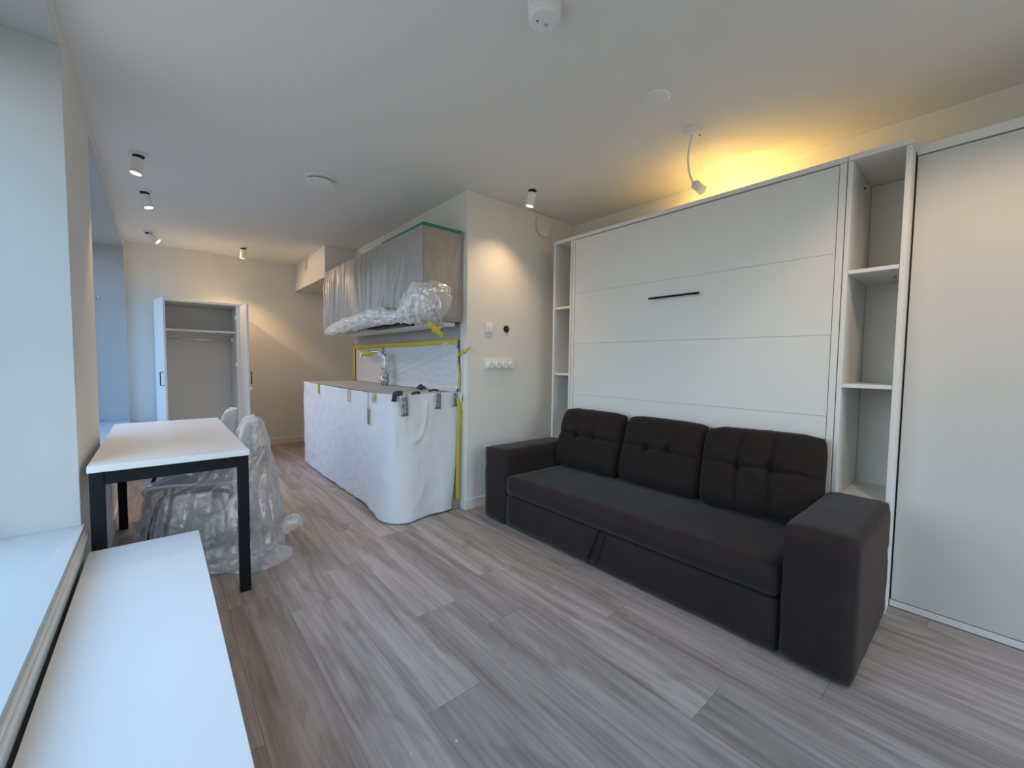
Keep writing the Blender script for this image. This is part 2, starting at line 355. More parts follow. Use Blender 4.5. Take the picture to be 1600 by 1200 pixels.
# wardrobe at the right edge of the frame
t = thing('wardrobe', (2.92, -.45, 0), 'tall white wardrobe with plain door right of the shelf column', 'wardrobe')
XW = 2.741
box('top_board', M['lam'], t, XW-.002, 3.09, -1.18, .288, 2.186, 2.229)
box('base_board', M['lam'], t, XW-.002, 3.09, -1.18, .288, .004, .034)
box('side_panel', M['lam'], t, XW+.02, 3.09, .267, .287, .035, 2.185)
box('side_panel', M['lam'], t, XW+.02, 3.09, -1.18, -1.16, .035, 2.185)
box('door', M['doordim'], t, XW, XW+.018, -.446, .284, .039, 2.180)
box('door', M['doordim'], t, XW, XW+.018, -1.178, -.450, .039, 2.180)
box('back_board', M['back'], t, 3.075, 3.089, -1.159, .266, .035, 2.185)
for a in (.272, -1.17): MB().box(XW+.06, 3.0, a, a+.012, 0, .003).build('foot', M['blackp'], t)

# ---------------------------------------------------------------- sofa
t = thing('sofa', (2.25, 1.39, 0), 'charcoal fabric sofa bed with wide square arms and pull-out base', 'sofa')
def soft(name, m, parent, x0, x1, y0, y1, z0, z1, bev, amp=.004, k=14, puff=0.0, seed=0):
    """rounded upholstered block with faint unevenness"""
    def f(mb):
        pass
    nx, ny, nzn = [max(2, int((b-a)/.045)) for a, b in ((x0, x1), (y0, y1), (z0, z1))]
    mb = MB(); idx = {}
    def V(i, j, l):
        key = (i, j, l)
        if key in idx: return idx[key]
        p = Vector((x0+(x1-x0)*i/nx, y0+(y1-y0)*j/ny, z0+(z1-z0)*l/nzn))
        lo = Vector((x0+bev, y0+bev, z0+bev)); hi = Vector((x1-bev, y1-bev, z1-bev))
        c = Vector([min(max(p[a], lo[a]), hi[a]) for a in range(3)]); d = p-c
        if d.length > 1e-9:
            n = d.normalized(); p = c+n*bev
        else: n = Vector((0, 0, 0))
        n2 = (p-Vector(((x0+x1)/2, (y0+y1)/2, (z0+z1)/2)))
        s = noise.noise(p*k+Vector((seed, 0, 0)))*amp
        u = math.sin(math.pi*min(max((p.x-x0)/(x1-x0), 0), 1)); v_ = math.sin(math.pi*min(max((p.y-y0)/(y1-y0), 0), 1))
        if n.length: p = p+n*s
        if puff and n.z > .5: p.z += puff*u*v_
        idx[key] = len(mb.v); mb.v.append(p); return idx[key]
    for A, (na, nb) in enumerate(((ny, nzn), (nx, nzn), (nx, ny))):
        for side in (0, 1):
            for i in range(na):
                for j in range(nb):
                    def W(a, b):
                        if A == 0: return V(nx*side, a, b)
                        if A == 1: return V(a, ny*side, b)
                        return V(a, b, nzn*side)
                    q = (W(i, j), W(i+1, j), W(i+1, j+1), W(i, j+1))
                    if (side == 0) != (A == 1): q = q[::-1]
                    mb.f.append(q)
    return mb.build(name, m, parent, smooth=True)
XS = 1.886
soft('armrest', M['sofa'], t, XS-.004, 2.612, 2.266, 2.513, .004, .548, .022, seed=1, puff=.006)
soft('armrest', M['sofa'], t, XS-.004, 2.612, .284, .528, .004, .560, .030, seed=5, puff=.008)
soft('seat', M['sofa'], t, XS, 2.56, .531, 2.263, .236, .368, .022, seed=9, puff=.012)
soft('drawer_front', M['sofa'], t, XS+.006, XS+.09, .533, 2.261, .008, .230, .012, seed=13)
soft('back_rail', M['sofa'], t, 2.53, 2.612, .531, 2.263, .05, .50, .02, seed=17)
box('base_frame', M['seam'], t, XS+.10, 2.52, .54, 2.25, .01, .23)
# pull strap
pts = smoothpath([(XS+.004, 1.432, .238), (XS-.006, 1.465, .14), (XS-.010, 1.505, .055), (XS-.014, 1.500, .032), (XS-.014, 1.470, .030), (XS-.010, 1.445, .055), (XS-.006, 1.408, .14), (XS+.004, 1.388, .226)], 6)
MB().tube(pts, .0085, 8, flat=.45).build('pull_strap', M['sofa'], t, smooth=True)
# back cushions: each could be lifted away
def cushion(y0, y1, label, tilt, zt, lean, rot=0, sd=0, vert=.35):
    cy = (y0+y1)/2; hw = (y1-y0)/2; hh = .235; T = .088
    but = ((-.24, .10), (.30, .06))
    Tm = Matrix.Translation((2.425, cy, .376)) @ Matrix.Rotation(R(rot), 4, 'Z') @ Matrix.Rotation(R(lean), 4, 'Y') @ Matrix.Rotation(R(tilt), 4, 'X')
    def prof(u, v):
        e = (max(0, 1-abs(u)**6))**.45*(max(0, 1-abs(v)**5))**.5
        d = 0
        for bu, bv in but:
            d += .50*math.exp(-(((u-bu)*hw)**2+((v-bv)*hh)**2)/.0008)
            d += vert*.28*math.exp(-((u-bu-.03*math.sin(3*v+sd))*hw)**2/.00010)
        d += .22*math.exp(-((v-.08-.03*u)*hh)**2/.00010)
        return T*e*(1-min(d, .75)*(.35+.65*e))
    def face(sgn):
        def f(u, v):
            a, b = u*2-1, v*2-1
            rx = 1-.06*abs(b)**8; rz = 1-.07*abs(a)**6
            y = a*hw*rx*(1+.01*nz(b*3+sd)); z = hh+b*hh*rz+.006*nz(a*4, sd)
            th = prof(a, b) if sgn < 0 else T*.7*(max(0, 1-abs(a)**6))**.45*(max(0, 1-abs(b)**5))**.5
            x = sgn*th+.005*nz(a*5+sd, b*5)*(1 if abs(a) < .98 and abs(b) < .98 else 0)
            return Tm @ Vector((x, y, z))
        return f
    t2 = thing('back_cushion', (2.44, cy, .376), label, 'cushion')
    mb = MB().grid(face(-1), 64, 52).grid(face(1), 24, 20)
    o = mb.build('cushion_cover', M['cush'], t2, smooth=True)
    for bu, bv in but:
        p = Tm @ Vector((-prof(bu, bv)-.001, bu*hw, hh+bv*hh))
        MB().lathe(p, (-1, 0, .25), [(-.004, .009), (.002, .009), (.005, .006), (.006, .001)], 14).build('button', M['cush'], t2, smooth=True)
    # piped edge
    ring = [Tm @ Vector((0, math.copysign(abs(math.cos(a))**.32, math.cos(a))*hw*.985, hh+math.copysign(abs(math.sin(a))**.32, math.sin(a))*hh*.985)) for a in [i*2*math.pi/72 for i in range(73)]]
    MB().tube(ring, .0045, 6, cap=False).build('piping', M['seam'], t2, smooth=True)
    return t2
cushion(1.690, 2.278, 'leftmost charcoal button-tufted back cushion on sofa, beside far armrest', 0, 0, 17, sd=1, vert=.25)
cushion(1.112, 1.682, 'middle charcoal button-tufted back cushion on sofa', .3, 0, 17, sd=4, vert=.3)
cushion(.512, 1.104, 'right-hand tufted back cushion with vertical seams, touching the nearest armrest', -1, 0, 15, rot=4, sd=8, vert=.9)

# ---------------------------------------------------------------- desk and bench
t = thing('desk', (.05, 3.18, 0), 'white-topped desk with square black metal legs beside the window wall', 'desk')
box('tabletop', M['lamt'], t, -.239, .340, 2.436, 3.922, .704, .732, bevel=.0015)
for x in (-.234, .290):
    for y in (2.442, 3.868): box('leg', M['black'], t, x, x+.046, y, y+.046, 0, .703, bevel=.0015)
for q in ((-.188, .290, 2.446, 2.484, .648, .7035), (-.188, .290, 3.872, 3.910, .648, .7035), (-.230, -.196, 2.488, 3.868, .655, .7035), (.298, .332, 2.488, 3.868, .655, .7035)):
    box('rail', M['black'], t, *q)
t = thing('low_bench', (-.06, 1.51, 0), 'long low white bench cabinet under the window sill in the foreground', 'bench')
box('top_board', M['lamt'], t, -.240, .126, .62, 2.418, .356, .378, bevel=.0012)
box('side_panel', M['lamt'], t, -.236, .106, 2.394, 2.414, 0, .355)
box('side_panel', M['lamt'], t, -.236, .106, .624, .644, 0, .355)
box('base_board', M['lamt'], t, -.236, .106, .645, 2.393, .05, .068)
box('back_board', M['back'], t, -.236, -.229, .645, 2.393, .07, .355)
for i in range(3):
    a = .626+i*.597; d = box('drawer_front', M['lamt'], t, .107, .123, a, a+.592, .052, .353)

# ---------------------------------------------------------------- chairs
def chair(cx, cy, ang, label, group, s=1.0, legmat='black'):
    T = Matrix.Translation((cx, cy, 0)) @ Matrix.Rotation(ang, 4, 'Z')
    t = thing('shell_chair', (cx, cy, 0), label, 'chair', group)
    # profile, local +x is the front
    prof = smoothpath([(.235, .415), (.20, .448), (.08, .452), (-.08, .440), (-.175, .445), (-.225, .50), (-.245, .60), (-.262, .70), (-.280, .790), (-.288, .812)], 4)
    prof = [(p[0], p[1]) for p in [(q.x, q.y) for q in [Vector((a.x, a.y, 0)) for a in prof]]] if False else prof
    n = len(prof)-1
    def width(sv):
        base = .225-.02*sv
        if sv < .12: base *= .80+.20*(sv/.12)**.5
        if sv > .72: base *= math.sqrt(max(0.02, 1-((sv-.72)/.285)**2.2))
        return base
    def sh(a0, a1):
        def f(u, v):
            sv = a0+(a1-a0)*v; k = sv*n; i = min(int(k), n-1); p = prof[i].lerp(prof[i+1], k-i); q = (u*2-1)
            wv = width(sv); curl = abs(q)**3
            bk = 1 if sv > .55 else 0
            m = min(1, max(0, (sv-.40)/.2))
            return T @ Vector((p.x+curl*.055*m, q*wv, p.y+curl*.045*(1-m)))
        return f
    MB().grid(sh(0, .5), 20, 18).build('seat', M['chair'], t, smooth=True, solid=.008)
    MB().grid(sh(.5, 1), 20, 20).build('backrest', M['chair'], t, smooth=True, solid=.008)
    for sx_, sy_ in ((1, 1), (1, -1), (-1, 1), (-1, -1)):
        pts = smoothpath([(sx_*.05, sy_*.12, .425), (sx_*.13, sy_*.16, .42), (sx_*.165, sy_*.18, .39), (sx_*.20, sy_*.205, .22), (sx_*.235, sy_*.225, .006)], 5)
        MB().tube(pts, .0115, 10, T=T).build('leg', M[legmat], t, smooth=True)
    MB().box(-.10, .10, -.13, .13, .415, .43, T=T).build('under_frame', M[legmat], t)
    return t
chair(.17, 3.82, R(166), 'bare white shell chair tucked at the far end of the desk', 'white shell chairs at the desk')
CX, CY, CA = .18, 3.08, R(168)
chair(CX, CY, CA, 'white shell chair with black legs inside a clear plastic bag', 'white shell chairs at the desk')
# plastic bag over the near chair
t = thing('plastic_bag', (CX, CY, 0), 'crumpled clear plastic bag pulled over the near desk chair', 'bag')
def bag(u, v):
    a = u*2*math.pi; ca, sa = math.cos(a), math.sin(a)
    z0 = .008+.20*max(0, -ca*.9+.1)**1.5*(1 if ca < 0 else 0)
    z = .838-(.838-z0)*v
    hgt = (z-.0)/.838
    # centre and half sizes by height: narrow round the back, wide round the seat
    def ip(x, xs, ys):
        for i in range(len(xs)-1):
            if x <= xs[i+1]:
                q = (x-xs[i])/(xs[i+1]-xs[i]); q = q*q*(3-2*q); return ys[i]+(ys[i+1]-ys[i])*q
        return ys[-1]
    zs = [0, .15, .43, .52, .66, .80, .838]
    xmax = ip(z, zs, [.580, .590, .570, .550, .525, .500, .455])
    xmin = ip(z, zs, [-.12, -.10, -.07, .12, .355, .400, .455])
    yh = ip(z, zs, [.34, .30, .262, .250, .235, .17, .002])
    e = .75
    x = (xmax+xmin)/2+(xmax-xmin)/2*math.copysign(abs(ca)**e, ca)
    y = math.copysign(abs(sa)**e, sa)*yh
    am = .004+.030*min(1, v*1.6)
    fold = (1-abs(nz(math.cos(a)*3.2, math.sin(a)*3.2, v*1.3)))**4-.4
    fold2 = nz(math.cos(a)*7+v*2, math.sin(a)*7, v*3)*.7
    rad = am*fold*.8+am*.45*fold2+am*.35*(1-abs(nz(math.cos(a)*9+4, math.sin(a)*9, v*1.5)))**6
    if v > .93: rad += .03*nz(u*30, 5)+.02
    x += rad*ca; y += rad*sa
    if v < .12: z += .01*nz(u*6, 2)
    p = Matrix.Translation((0, CY, 0)) @ Vector((x, y, z))
    p.x = max(p.x, -.18)
    if .60 < p.z < .74: p.x = max(p.x, .348)
    # keep clear of the desk leg and rail
    return p
MB().grid(bag, 150, 90, closed=True).build('bag_film', M['bag'], t, smooth=True)
def tail(u, v):
    a = u*2*math.pi; L_ = v*.16
    r = .022+.030*math.sin(math.pi*min(1, v*1.1))+.010*nz(u*8, v*6)
    return (.545+.10*v+r*math.cos(a)*.5, 2.755-.02*v+r*math.sin(a)*.9, .20-.01*v+r*math.cos(a)*1.1)
MB().grid(tail, 28, 16, closed=True).build('bag_corner', M['bag'], t, smooth=True)
def puddle(u, v):
    a = u*2*math.pi; r = v
    h = .075*(1-v**2)**.5*(.7+.5*nz(math.cos(a)*3*v+7, math.sin(a)*3*v))+.004
    return (.42+(.19+.02*nz(math.cos(a)*2, math.sin(a)*2))*r*math.cos(a)+.01*nz(u*20, v*5), 2.80+.17*r*math.sin(a), h)
MB().grid(puddle, 60, 24, closed=True).build('bag_hem', M['bag'], t, smooth=True)

# ---------------------------------------------------------------- far wardrobe, doors open
t = thing('open_wardrobe', (.373, 6.2, 0), 'white two-door wardrobe standing open at the far wall', 'wardrobe')
WX0, WX1, WY, WZ = -.019, .765, 5.9, 1.845
box('side_panel', M['lam'], t, WX0, WX0+.02, WY, 6.49, 0, WZ-.03)
box('side_panel', M['lam'], t, WX1-.045, WX1, WY, 6.49, 0, WZ-.03)
box('top_board', M['lam'], t, WX0-.003, WX1+.003, WY-.006, 6.495, WZ-.029, WZ)
box('base_board', M['lam'], t, WX0+.021, WX1-.046, WY+.01, 6.48, .04, .06)
box('back_board', M['back'], t, WX0+.021, WX1-.046, 6.482, 6.490, .02, WZ-.03)
box('shelf', M['lam'], t, WX0+.021, WX1-.046, WY+.05, 6.48, 1.495, 1.515)
MB().tube([(WX0+.021, 6.2, 1.415), (WX1-.046, 6.2, 1.415)], .0125, 14).build('clothes_rail', M['chrome'], t, smooth=True)
MB().box(WX1-.075, WX1-.046, 6.18, 6.22, 1.40, 1.44).build('rail_socket', M['steel'], t)
for z in (1.68, 1.12, .60, .15):
    MB().box(WX1-.062, WX1-.046, WY+.01, WY+.05, z-.025, z+.025).build('hinge', M['steel'], t)
for side, hx, ang in ((0, WX0+.004, R(-10.2)), (1, WX1-.004, R(2.0))):
    Tm = Matrix.Translation((hx, WY-.006, 0)) @ Matrix.Rotation(ang if side == 0 else ang, 4, 'Z')
    # in its own frame the open door runs along -y
    if side == 0: Tm = Matrix.Translation((hx, WY-.006, 0)) @ Matrix.Rotation(R(10.2), 4, 'Z')
    x0, x1 = (-.009, .009)
    d = MB().box(x0, x1, -.40, 0, .045, WZ-.036, T=Tm).build('door', M['lam'], t, bevel=.001)
    hs = -1 if side == 0 else 1
    xo = x0 if hs < 0 else x1
    MB().tube([Tm @ Vector(p) for p in ((xo, -.355, 1.045), (xo+hs*.028, -.355, 1.045), (xo+hs*.028, -.355, .908), (xo, -.355, .908))], .005, 8).build('handle', M['black'], d)
    if side == 1:
        MB().lathe(Tm @ Vector((x1, -.345, .865)), (1, 0, 0), [(0, .010), (.010, .009)], 14).build('lock', M['chrome'], d)
        MB().box(x1+.006, x1+.030, -.348, -.342, .835, .872, T=Tm).build('key', M['steel'], d)

# ---------------------------------------------------------------- kitchen
t = thing('wall_cabinet', (1.67, 3.94, 1.5), 'long taupe kitchen wall cabinet under plastic film', 'wall cabinet')
UX, UY0, UY1, UZ0, UZ1 = 1.497, 2.773, 5.10, 1.500, 2.20
box('carcass', M['taupe'], t, UX+.020, XK, UY0, UY1, UZ0+.002, UZ1, bevel=.001)
dw = (UY1-UY0)/5
for i in range(5):
    box('door', M['taupe'], t, UX, UX+.019, UY0+i*dw+.0015, UY0+(i+1)*dw-.0015, UZ0, UZ1-.002, bevel=.001)
MB().box(1.62, 1.80, 2.81, 5.0, 1.468, 1.4995).build('light_strip', M['plast'], t, bevel=.002)
MB().box(UX+.02, UX+.34, 3.15, 3.90, 1.482, 1.4995).build('extractor_hood', M['blackp'], t, bevel=.002)

t = thing('cabinet_film', (1.47, 3.9, 1.45), 'translucent masking film wrapped and bunched around the wall cabinet', 'plastic film')
def filmf(u, v):
    y = 2.765+(5.09-2.765)*u; z = 2.196-(2.196-1.50)*v
    ph = u*1.0
    conv = u+.05*v*math.sin(u*14)
    f = (.5+.5*nz(conv*42, v*.35))**2*.060+(.5+.5*nz(conv*120, v*.4, 9))**2*.024
    att = min(1, v*3+.25)
    if u < .34: att *= .10+.9*(u/.34)**2
    dg = math.exp(-((u-.10-.12*v)/.012)**2)+.8*math.exp(-((u-.125-.17*v)/.010)**2)+.7*math.exp(-((u-.15-.20*v)/.012)**2)
    return (UX-.004-f*att-.016*dg*v, y, z)
MB().grid(filmf, 360, 24).build('front_film', M['film'], t, smooth=True)
def filme(u, v):
    x = UX+(1.84-UX)*u; z = 2.196-(2.196-1.53)*v
    c = u-.9+.55*v*(1-u*.2)
    f = .010*sum(math.exp(-((u-.97+k_*v)/.018)**2) for k_ in (.22, .36, .5, .66))
    return (x, UY0-.004-f-.004*(.5+.5*nz(u*8, v*2)), z)
MB().grid(filme, 110, 24).build('end_film', M['film'], t, smooth=True)
def lumpy(path, radii, n=26, m=10, amp=.25, sd=0, sq=.8):
    P = smoothpath(path, m); K = len(P)-1; RR = smoothpath([(r, 0, 0) for r in radii], m)
    def f(u, v):
        k = v*K; i = min(int(k), K-1); c = P[i].lerp(P[i+1], k-i); r = RR[i].x+(RR[i+1].x-RR[i].x)*(k-i)
        d = (P[i+1]-P[i]).normalized(); a = Vector((0, 0, 1)); b = d.cross(a).normalized(); a = b.cross(d)
        th = u*2*math.pi
        rr_ = r*(1+amp*nz(math.cos(th)*1.6+sd, math.sin(th)*1.6, v*K*.35)+amp*.5*nz(math.cos(th)*4+sd, math.sin(th)*4, v*K*.9)+.10*abs(nz(u*13, v*K*.25, sd)))
        return c+(a*math.sin(th)+b*math.cos(th)*sq)*rr_
    return MB().grid(f, n*3, K*2, closed=True)
lumpy([(1.45, 4.98, 1.50), (1.43, 4.75, 1.505), (1.415, 4.3, 1.525), (1.41, 3.8, 1.548), (1.41, 3.4, 1.560), (1.43, 3.15, 1.54), (1.45, 3.0, 1.55)],
      [.006, .045, .062, .070, .072, .050, .040], sd=2).build('bunched_hem', M['bunch'], t, smooth=True)
lumpy([(1.45, 3.06, 1.53), (1.45, 2.96, 1.56), (1.46, 2.84, 1.60), (1.50, 2.74, 1.62), (1.56, 2.70, 1.60)],
      [.045, .075, .125, .135, .04], sd=11, sq=.7).build('bunched_hem', M['bunch'], t, smooth=True)
lumpy([(1.44, 2.76, 1.53), (1.49, 2.71, 1.57), (1.56, 2.68, 1.61), (1.62, 2.67, 1.59), (1.66, 2.67, 1.57)],
      [.03, .13, .155, .11, .01], sd=19, sq=.5, amp=.18).build('clear_bubble', M['bubble'], t, smooth=True)
def shred(name, pts, wd, m, parent, amp=.004, nrm=(0, -1, 0), n=6):
    """crinkled strip of tape along points"""
    P = smoothpath(pts, n); K = len(P)-1
    def f(u, v):
        k = v*K; i = min(int(k), K-1); c = P[i].lerp(P[i+1], k-i); d = (P[i+1]-P[i]).normalized()
        b = d.cross(Vector(nrm)).normalized(); w_ = wd*(1+.12*nz(v*6, wd*99))
        return c+b*(u-.5)*w_+Vector(nrm)*(.001+amp*(.5+.5*nz(u*3+v*K*.8, v*5, wd*50)))
    return MB().grid(f, 4, K).build(name, m, parent, smooth=True, solid=.0008)
shred('yellow_tape', [(1.44, 2.60, 1.455), (1.48, 2.595, 1.425), (1.52, 2.59, 1.395), (1.55, 2.59, 1.37)], .035, M['ytape'], t, amp=.012)
shred('yellow_tape', [(1.47, 2.60, 1.40), (1.51, 2.592, 1.415), (1.54, 2.59, 1.435)], .022, M['ytape'], t, amp=.010)
MB().box(UX-.007, UX-.0045, 2.768, 3.50, 2.190, 2.206).build('green_tape', M['gtape'], t)
MB().box(UX-.007, XK-.002, UY0-.008, UY0-.0055, 2.186, 2.208).build('green_tape', M['gtape'], t)

t = thing('kitchen_unit', (1.56, 3.96, 0), 'kitchen base units and worktop hidden under white protective sheeting', 'kitchen unit')
box('carcass', M['taupe'], t, 1.30, XK-.001, 2.795, 5.10, .0, .895)
box('worktop', M['splash'], t, 1.275, XK-.001, 2.79, 5.11, .896, .928)
# protective sheeting
cov = thing('protective_cover', (1.5, 3.9, 0), 'white protective sheeting taped over the kitchen counter down to the floor', 'protective sheet')
top = smoothpath([(1.262, 5.135, .94), (1.262, 4.6, .938), (1.262, 4.0, .936), (1.262, 3.4, .937), (1.262, 3.0, .943), (1.272, 2.83, .947), (1.335, 2.782, .946), (1.5, 2.782, .945), (1.65, 2.782, .948), (1.838, 2.782, .950)], 10)
bot = smoothpath([(1.266, 5.150, .012), (1.256, 4.55, .010), (1.260, 4.05, .012), (1.262, 3.62, .010), (1.262, 3.35, .028), (1.240, 3.15, .025), (1.222, 2.92, .008), (1.262, 2.805, .006), (1.36, 2.752, .006), (1.53, 2.768, .010), (1.755, 2.778, .014)], 10)
def along(P, s):
    L = [0]
    for i in range(len(P)-1): L.append(L[-1]+(P[i+1]-P[i]).length)
    x = s*L[-1]
    for i in range(len(P)-1):
        if x <= L[i+1]+1e-9: return P[i].lerp(P[i+1], (x-L[i])/(L[i+1]-L[i]+1e-12))
    return P[-1]
def drape(u, v):
    a, b = along(top, u), along(bot, u)
    k = v**1.35; p = Vector((a.x+(b.x-a.x)*k, a.y+(b.y-a.y)*k, a.z+(b.z-a.z)*v))
    # outward direction
    s = u; endf = min(1, max(0, (s-.78)/.05)); nx, ny = -(1-endf), -endf
    q = .014*nz(u*7, v*1.5, 4)*min(1, v*4+.2)+.008*nz(u*22, v*.8, 7)*v+.005*nz(u*26, v*9, 2)+.004*(1-abs(nz(u*14+v*3, v*4-u*6, 6)))**5
    # drooping crease near the corner
    cs = (u-.865)/.030; dz = v-.20
    ring = math.exp(-(((abs(cs)**2+(max(dz, -.02)/.17)**2)**.5-1)/.11)**2)*(1 if dz > -.14 else 0)
    q += .010*ring
    q += .010*math.sin((u-.74)*60)*max(0, (u-.74))*v*3
    p.x += nx*max(q, -.004); p.y += ny*max(q, -.004); return p
MB().grid(drape, 240, 70).build('front_sheet', M['paper'], cov, smooth=True, solid=.0015)
def topf(u, v):
    x = 1.262+(XK-.012-1.262)*v; y = 5.13+(2.785-5.13)*u
    if u > .93 and v < .1: x += .0
    z = .9385+.004*nz(u*12, v*4)+.003*abs(nz(u*40, v*9, 2))
    z += .018*math.exp(-((u-.88)/.05)**2)*math.exp(-((v-.35)/.25)**2)*(.6+.6*nz(u*50, v*12))
    if v == 0: z = .941
    return (x, y, max(z, .931))
MB().grid(topf, 150, 30).build('top_sheet', M['papert'], cov, smooth=True)
# tapes on the sheet
def strip(x, y, z0, z1, wd, m, face='front', name='yellow_tape', ln=0, amp=.002):
    if face == 'front': shred(name, [(x, y, z0), (x, y+ln/2, (z0+z1)/2), (x, y+ln, z1)], wd, m, cov, amp=amp, nrm=(-1, 0, 0), n=5)
    else: shred(name, [(x, y, z0), (x+ln/2, y, (z0+z1)/2), (x+ln, y, z1)], wd, m, cov, amp=amp, nrm=(0, -1, 0), n=5)
strip(1.246, 4.52, .948, .845, .035, M['ytape']); strip(1.244, 3.64, .946, .835, .035, M['ytape'])
strip(1.244, 3.065, .950, .872, .035, M['ytape'], ln=.03); strip(1.240, 3.185, .82, .69, .030, M['ytape'], ln=-.006)
strip(1.236, 3.160, .945, .70, .010, M['dtape'], name='sheet_slit', ln=.006)
strip(1.335, 2.762, .945, .79, .055, M['stape'], 'end', 'silver_tape', ln=.01, amp=.006)
strip(1.622, 2.768, .955, .826, .052, M['stape'], 'end', 'silver_tape', amp=.004)
strip(1.775, 2.768, .955, .835, .045, M['stape'], 'end', 'silver_tape', amp=.003)
shred('dark_foil', [(1.262, 2.772, .900), (1.268, 2.768, .93), (1.275, 2.768, .955), (1.33, 2.766, .958)], .035, M['dtape'], cov, amp=.008)
shred('dark_foil', [(1.40, 2.77, .950), (1.44, 2.766, .958), (1.47, 2.768, .955)], .020, M['dtape'], cov, amp=.008)
shred('dark_foil', [(1.56, 2.80, .962), (1.60, 2.79, .972), (1.64, 2.79, .962)], .015, M['dtape'], cov, amp=.008)
lumpy([(1.70, 3.26, .958), (1.72, 3.22, .965), (1.76, 3.20, .958)], [.006, .022, .005], n=8, m=5, amp=.5, sd=31).build('dark_foil', M['dtape'], cov, smooth=True)
# splashback sheets
box('splashback', M['splash'], None, XK-.006, XK-.0002, 2.80, YK-.002, .93, 1.50, bevel=0)
tag(bpy.data.objects['splashback'], 'pale grey splashback panel between counter and wall cabinet', 'splashback')
sp = thing('splashback_cover', (XK-.01, 3.95, .95), 'taped grey plastic sheet covering the kitchen splashback', 'protective sheet')
def spf(u, v):
    y = 4.27+(2.80-4.27)*u; z = 1.345-.40*v
    f = .008+.010*(.5+.5*nz(u*3+v*1.2, v*2, 5))+.016*math.exp(-((u*.8+v*.9-.72)/.035)**2)*(1-v)+.014*math.exp(-((u*.9+v*1.1-1.0)/.04)**2)*(1-v)+.007*abs(nz(u*9, v*7))
    if v > .9: f += (v-.9)*.25
    return (XK-.009-f, y, z)
MB().grid(spf, 90, 40).build('grey_sheet', M['splashfilm'], sp, smooth=True)
def spf2(u, v):
    return (XK-.013-.006*abs(nz(u*6, v*6, 8)), 5.12+(4.27-5.12)*u, 1.345-.40*v)
MB().grid(spf2, 40, 30).build('beige_sheet', M['splashpink'], sp, smooth=True)
def ytape(pts, wd, amp=.003, nrm=(-1, 0, 0)): return shred('yellow_tape', pts, wd, M['ytape'], sp, amp=amp, nrm=nrm)
XT = XK-.028
ytape([(XT, 5.13, 1.345), (XT, 4.6, 1.35), (XT, 4.17, 1.352), (XT, 3.5, 1.346), (XT, 3.2, 1.352), (XT, 2.80, 1.348)], .040)
ytape([(XT, 5.10, 1.335), (XT, 5.10, 1.15), (XT, 5.10, .945)], .060)
ytape([(XT-.002, 4.25, 1.330), (XT-.002, 4.25, 1.2), (XT-.002, 4.255, 1.05)], .045)
ytape([(XK-.002, 2.66, 1.300), (XK-.012, 2.70, 1.280), (XK-.02, 2.76, 1.26), (XK-.02, 2.81, 1.22), (XK-.018, 2.79, 1.12), (XK-.018, 2.785, 1.05), (XK-.018, 2.79, .955)], .022, amp=.006)
ytape([(1.800, 2.762, .90), (1.812, 2.760, .80), (1.805, 2.760, .60), (1.800, 2.760, .35), (1.795, 2.757, .20), (1.80, 2.755, .08)], .034, amp=.006, nrm=(0, -1, 0))
B(XK-.03, XK-.001, 2.762, 2.776, .868, .925).build('junction_cover', M['plast'], sp, bevel=.002)
# tap, wrapped
t = thing('kitchen_tap', (1.70, 4.0, .945), 'swan-neck kitchen tap wrapped in clear film and yellow tape', 'tap')
pts = smoothpath([(1.735, 4.00, .945), (1.735, 4.00, 1.10), (1.735, 4.01, 1.23), (1.715, 4.04, 1.272), (1.66, 4.11, 1.280), (1.60, 4.19, 1.276), (1.578, 4.22, 1.25), (1.575, 4.225, 1.205)], 6)
MB().tube(pts, .012, 12).build('spout', M['chrome'], t, smooth=True)
lumpy([(1.735, 4.0, .945), (1.73, 3.995, .985), (1.735, 4.0, 1.05), (1.735, 4.0, 1.12)], [.03, .042, .030, .012], n=8, m=6, sd=40, sq=1).build('tap_body', M['steel'], t, smooth=True)
lumpy([(1.735, 4.0, 1.02), (1.73, 4.0, 1.08), (1.735, 4.005, 1.15), (1.735, 4.01, 1.22), (1.70, 4.05, 1.26)], [.02, .055, .030, .035, .02], n=8, m=6, sd=44, sq=1).build('clear_wrap', M['bubble'], t, smooth=True)
lumpy([(1.735, 4.0, 1.10), (1.735, 4.0, 1.135), (1.735, 4.0, 1.17)], [.012, .028, .012], n=8, m=6, sd=47, sq=1).build('yellow_tape', M['ytape'], t, smooth=True)
lumpy([(1.665, 4.10, 1.268), (1.63, 4.15, 1.262), (1.60, 4.185, 1.262), (1.58, 4.21, 1.24)], [.010, .028, .026, .010], n=8, m=6, sd=49, sq=1).build('yellow_tape', M['ytape'], t, smooth=True)

# ---------------------------------------------------------------- wall fittings
t = thing('light_switch', (2.064, YT, 1.425), 'small square white switch on the wall at kitchen corner', 'switch')
box('frame', M['plast'], t, 2.028, 2.100, YT-.016, YT-.0005, 1.426, 1.508, bevel=.003, seg=3)
box('rocker', M['plast'], t, 2.046, 2.090, YT-.021, YT-.0165, 1.440, 1.488, bevel=.002, seg=2)
t = thing('socket_strip', (2.173, YT, 1.13), 'white four-gang socket strip below the switch', 'socket')
box('frame', M['plast'], t, 2.025, 2.322, YT-.018, YT-.0005, 1.131, 1.213, bevel=.003, seg=3)
for i in range(4):
    c = 2.062+i*.0745
    s_ = MB().lathe((c+.004, YT-.018, 1.163), (0, -1, 0), [(0, .027), (.022, .026), (.024, .022), (.024, .019), (.012, .018)], 28).build('socket', M['plast'], t, smooth=False)
t = thing('cable_hole', (2.252, YT, 1.44), 'dark round cable hole in the wall right of the switch', 'wall box')
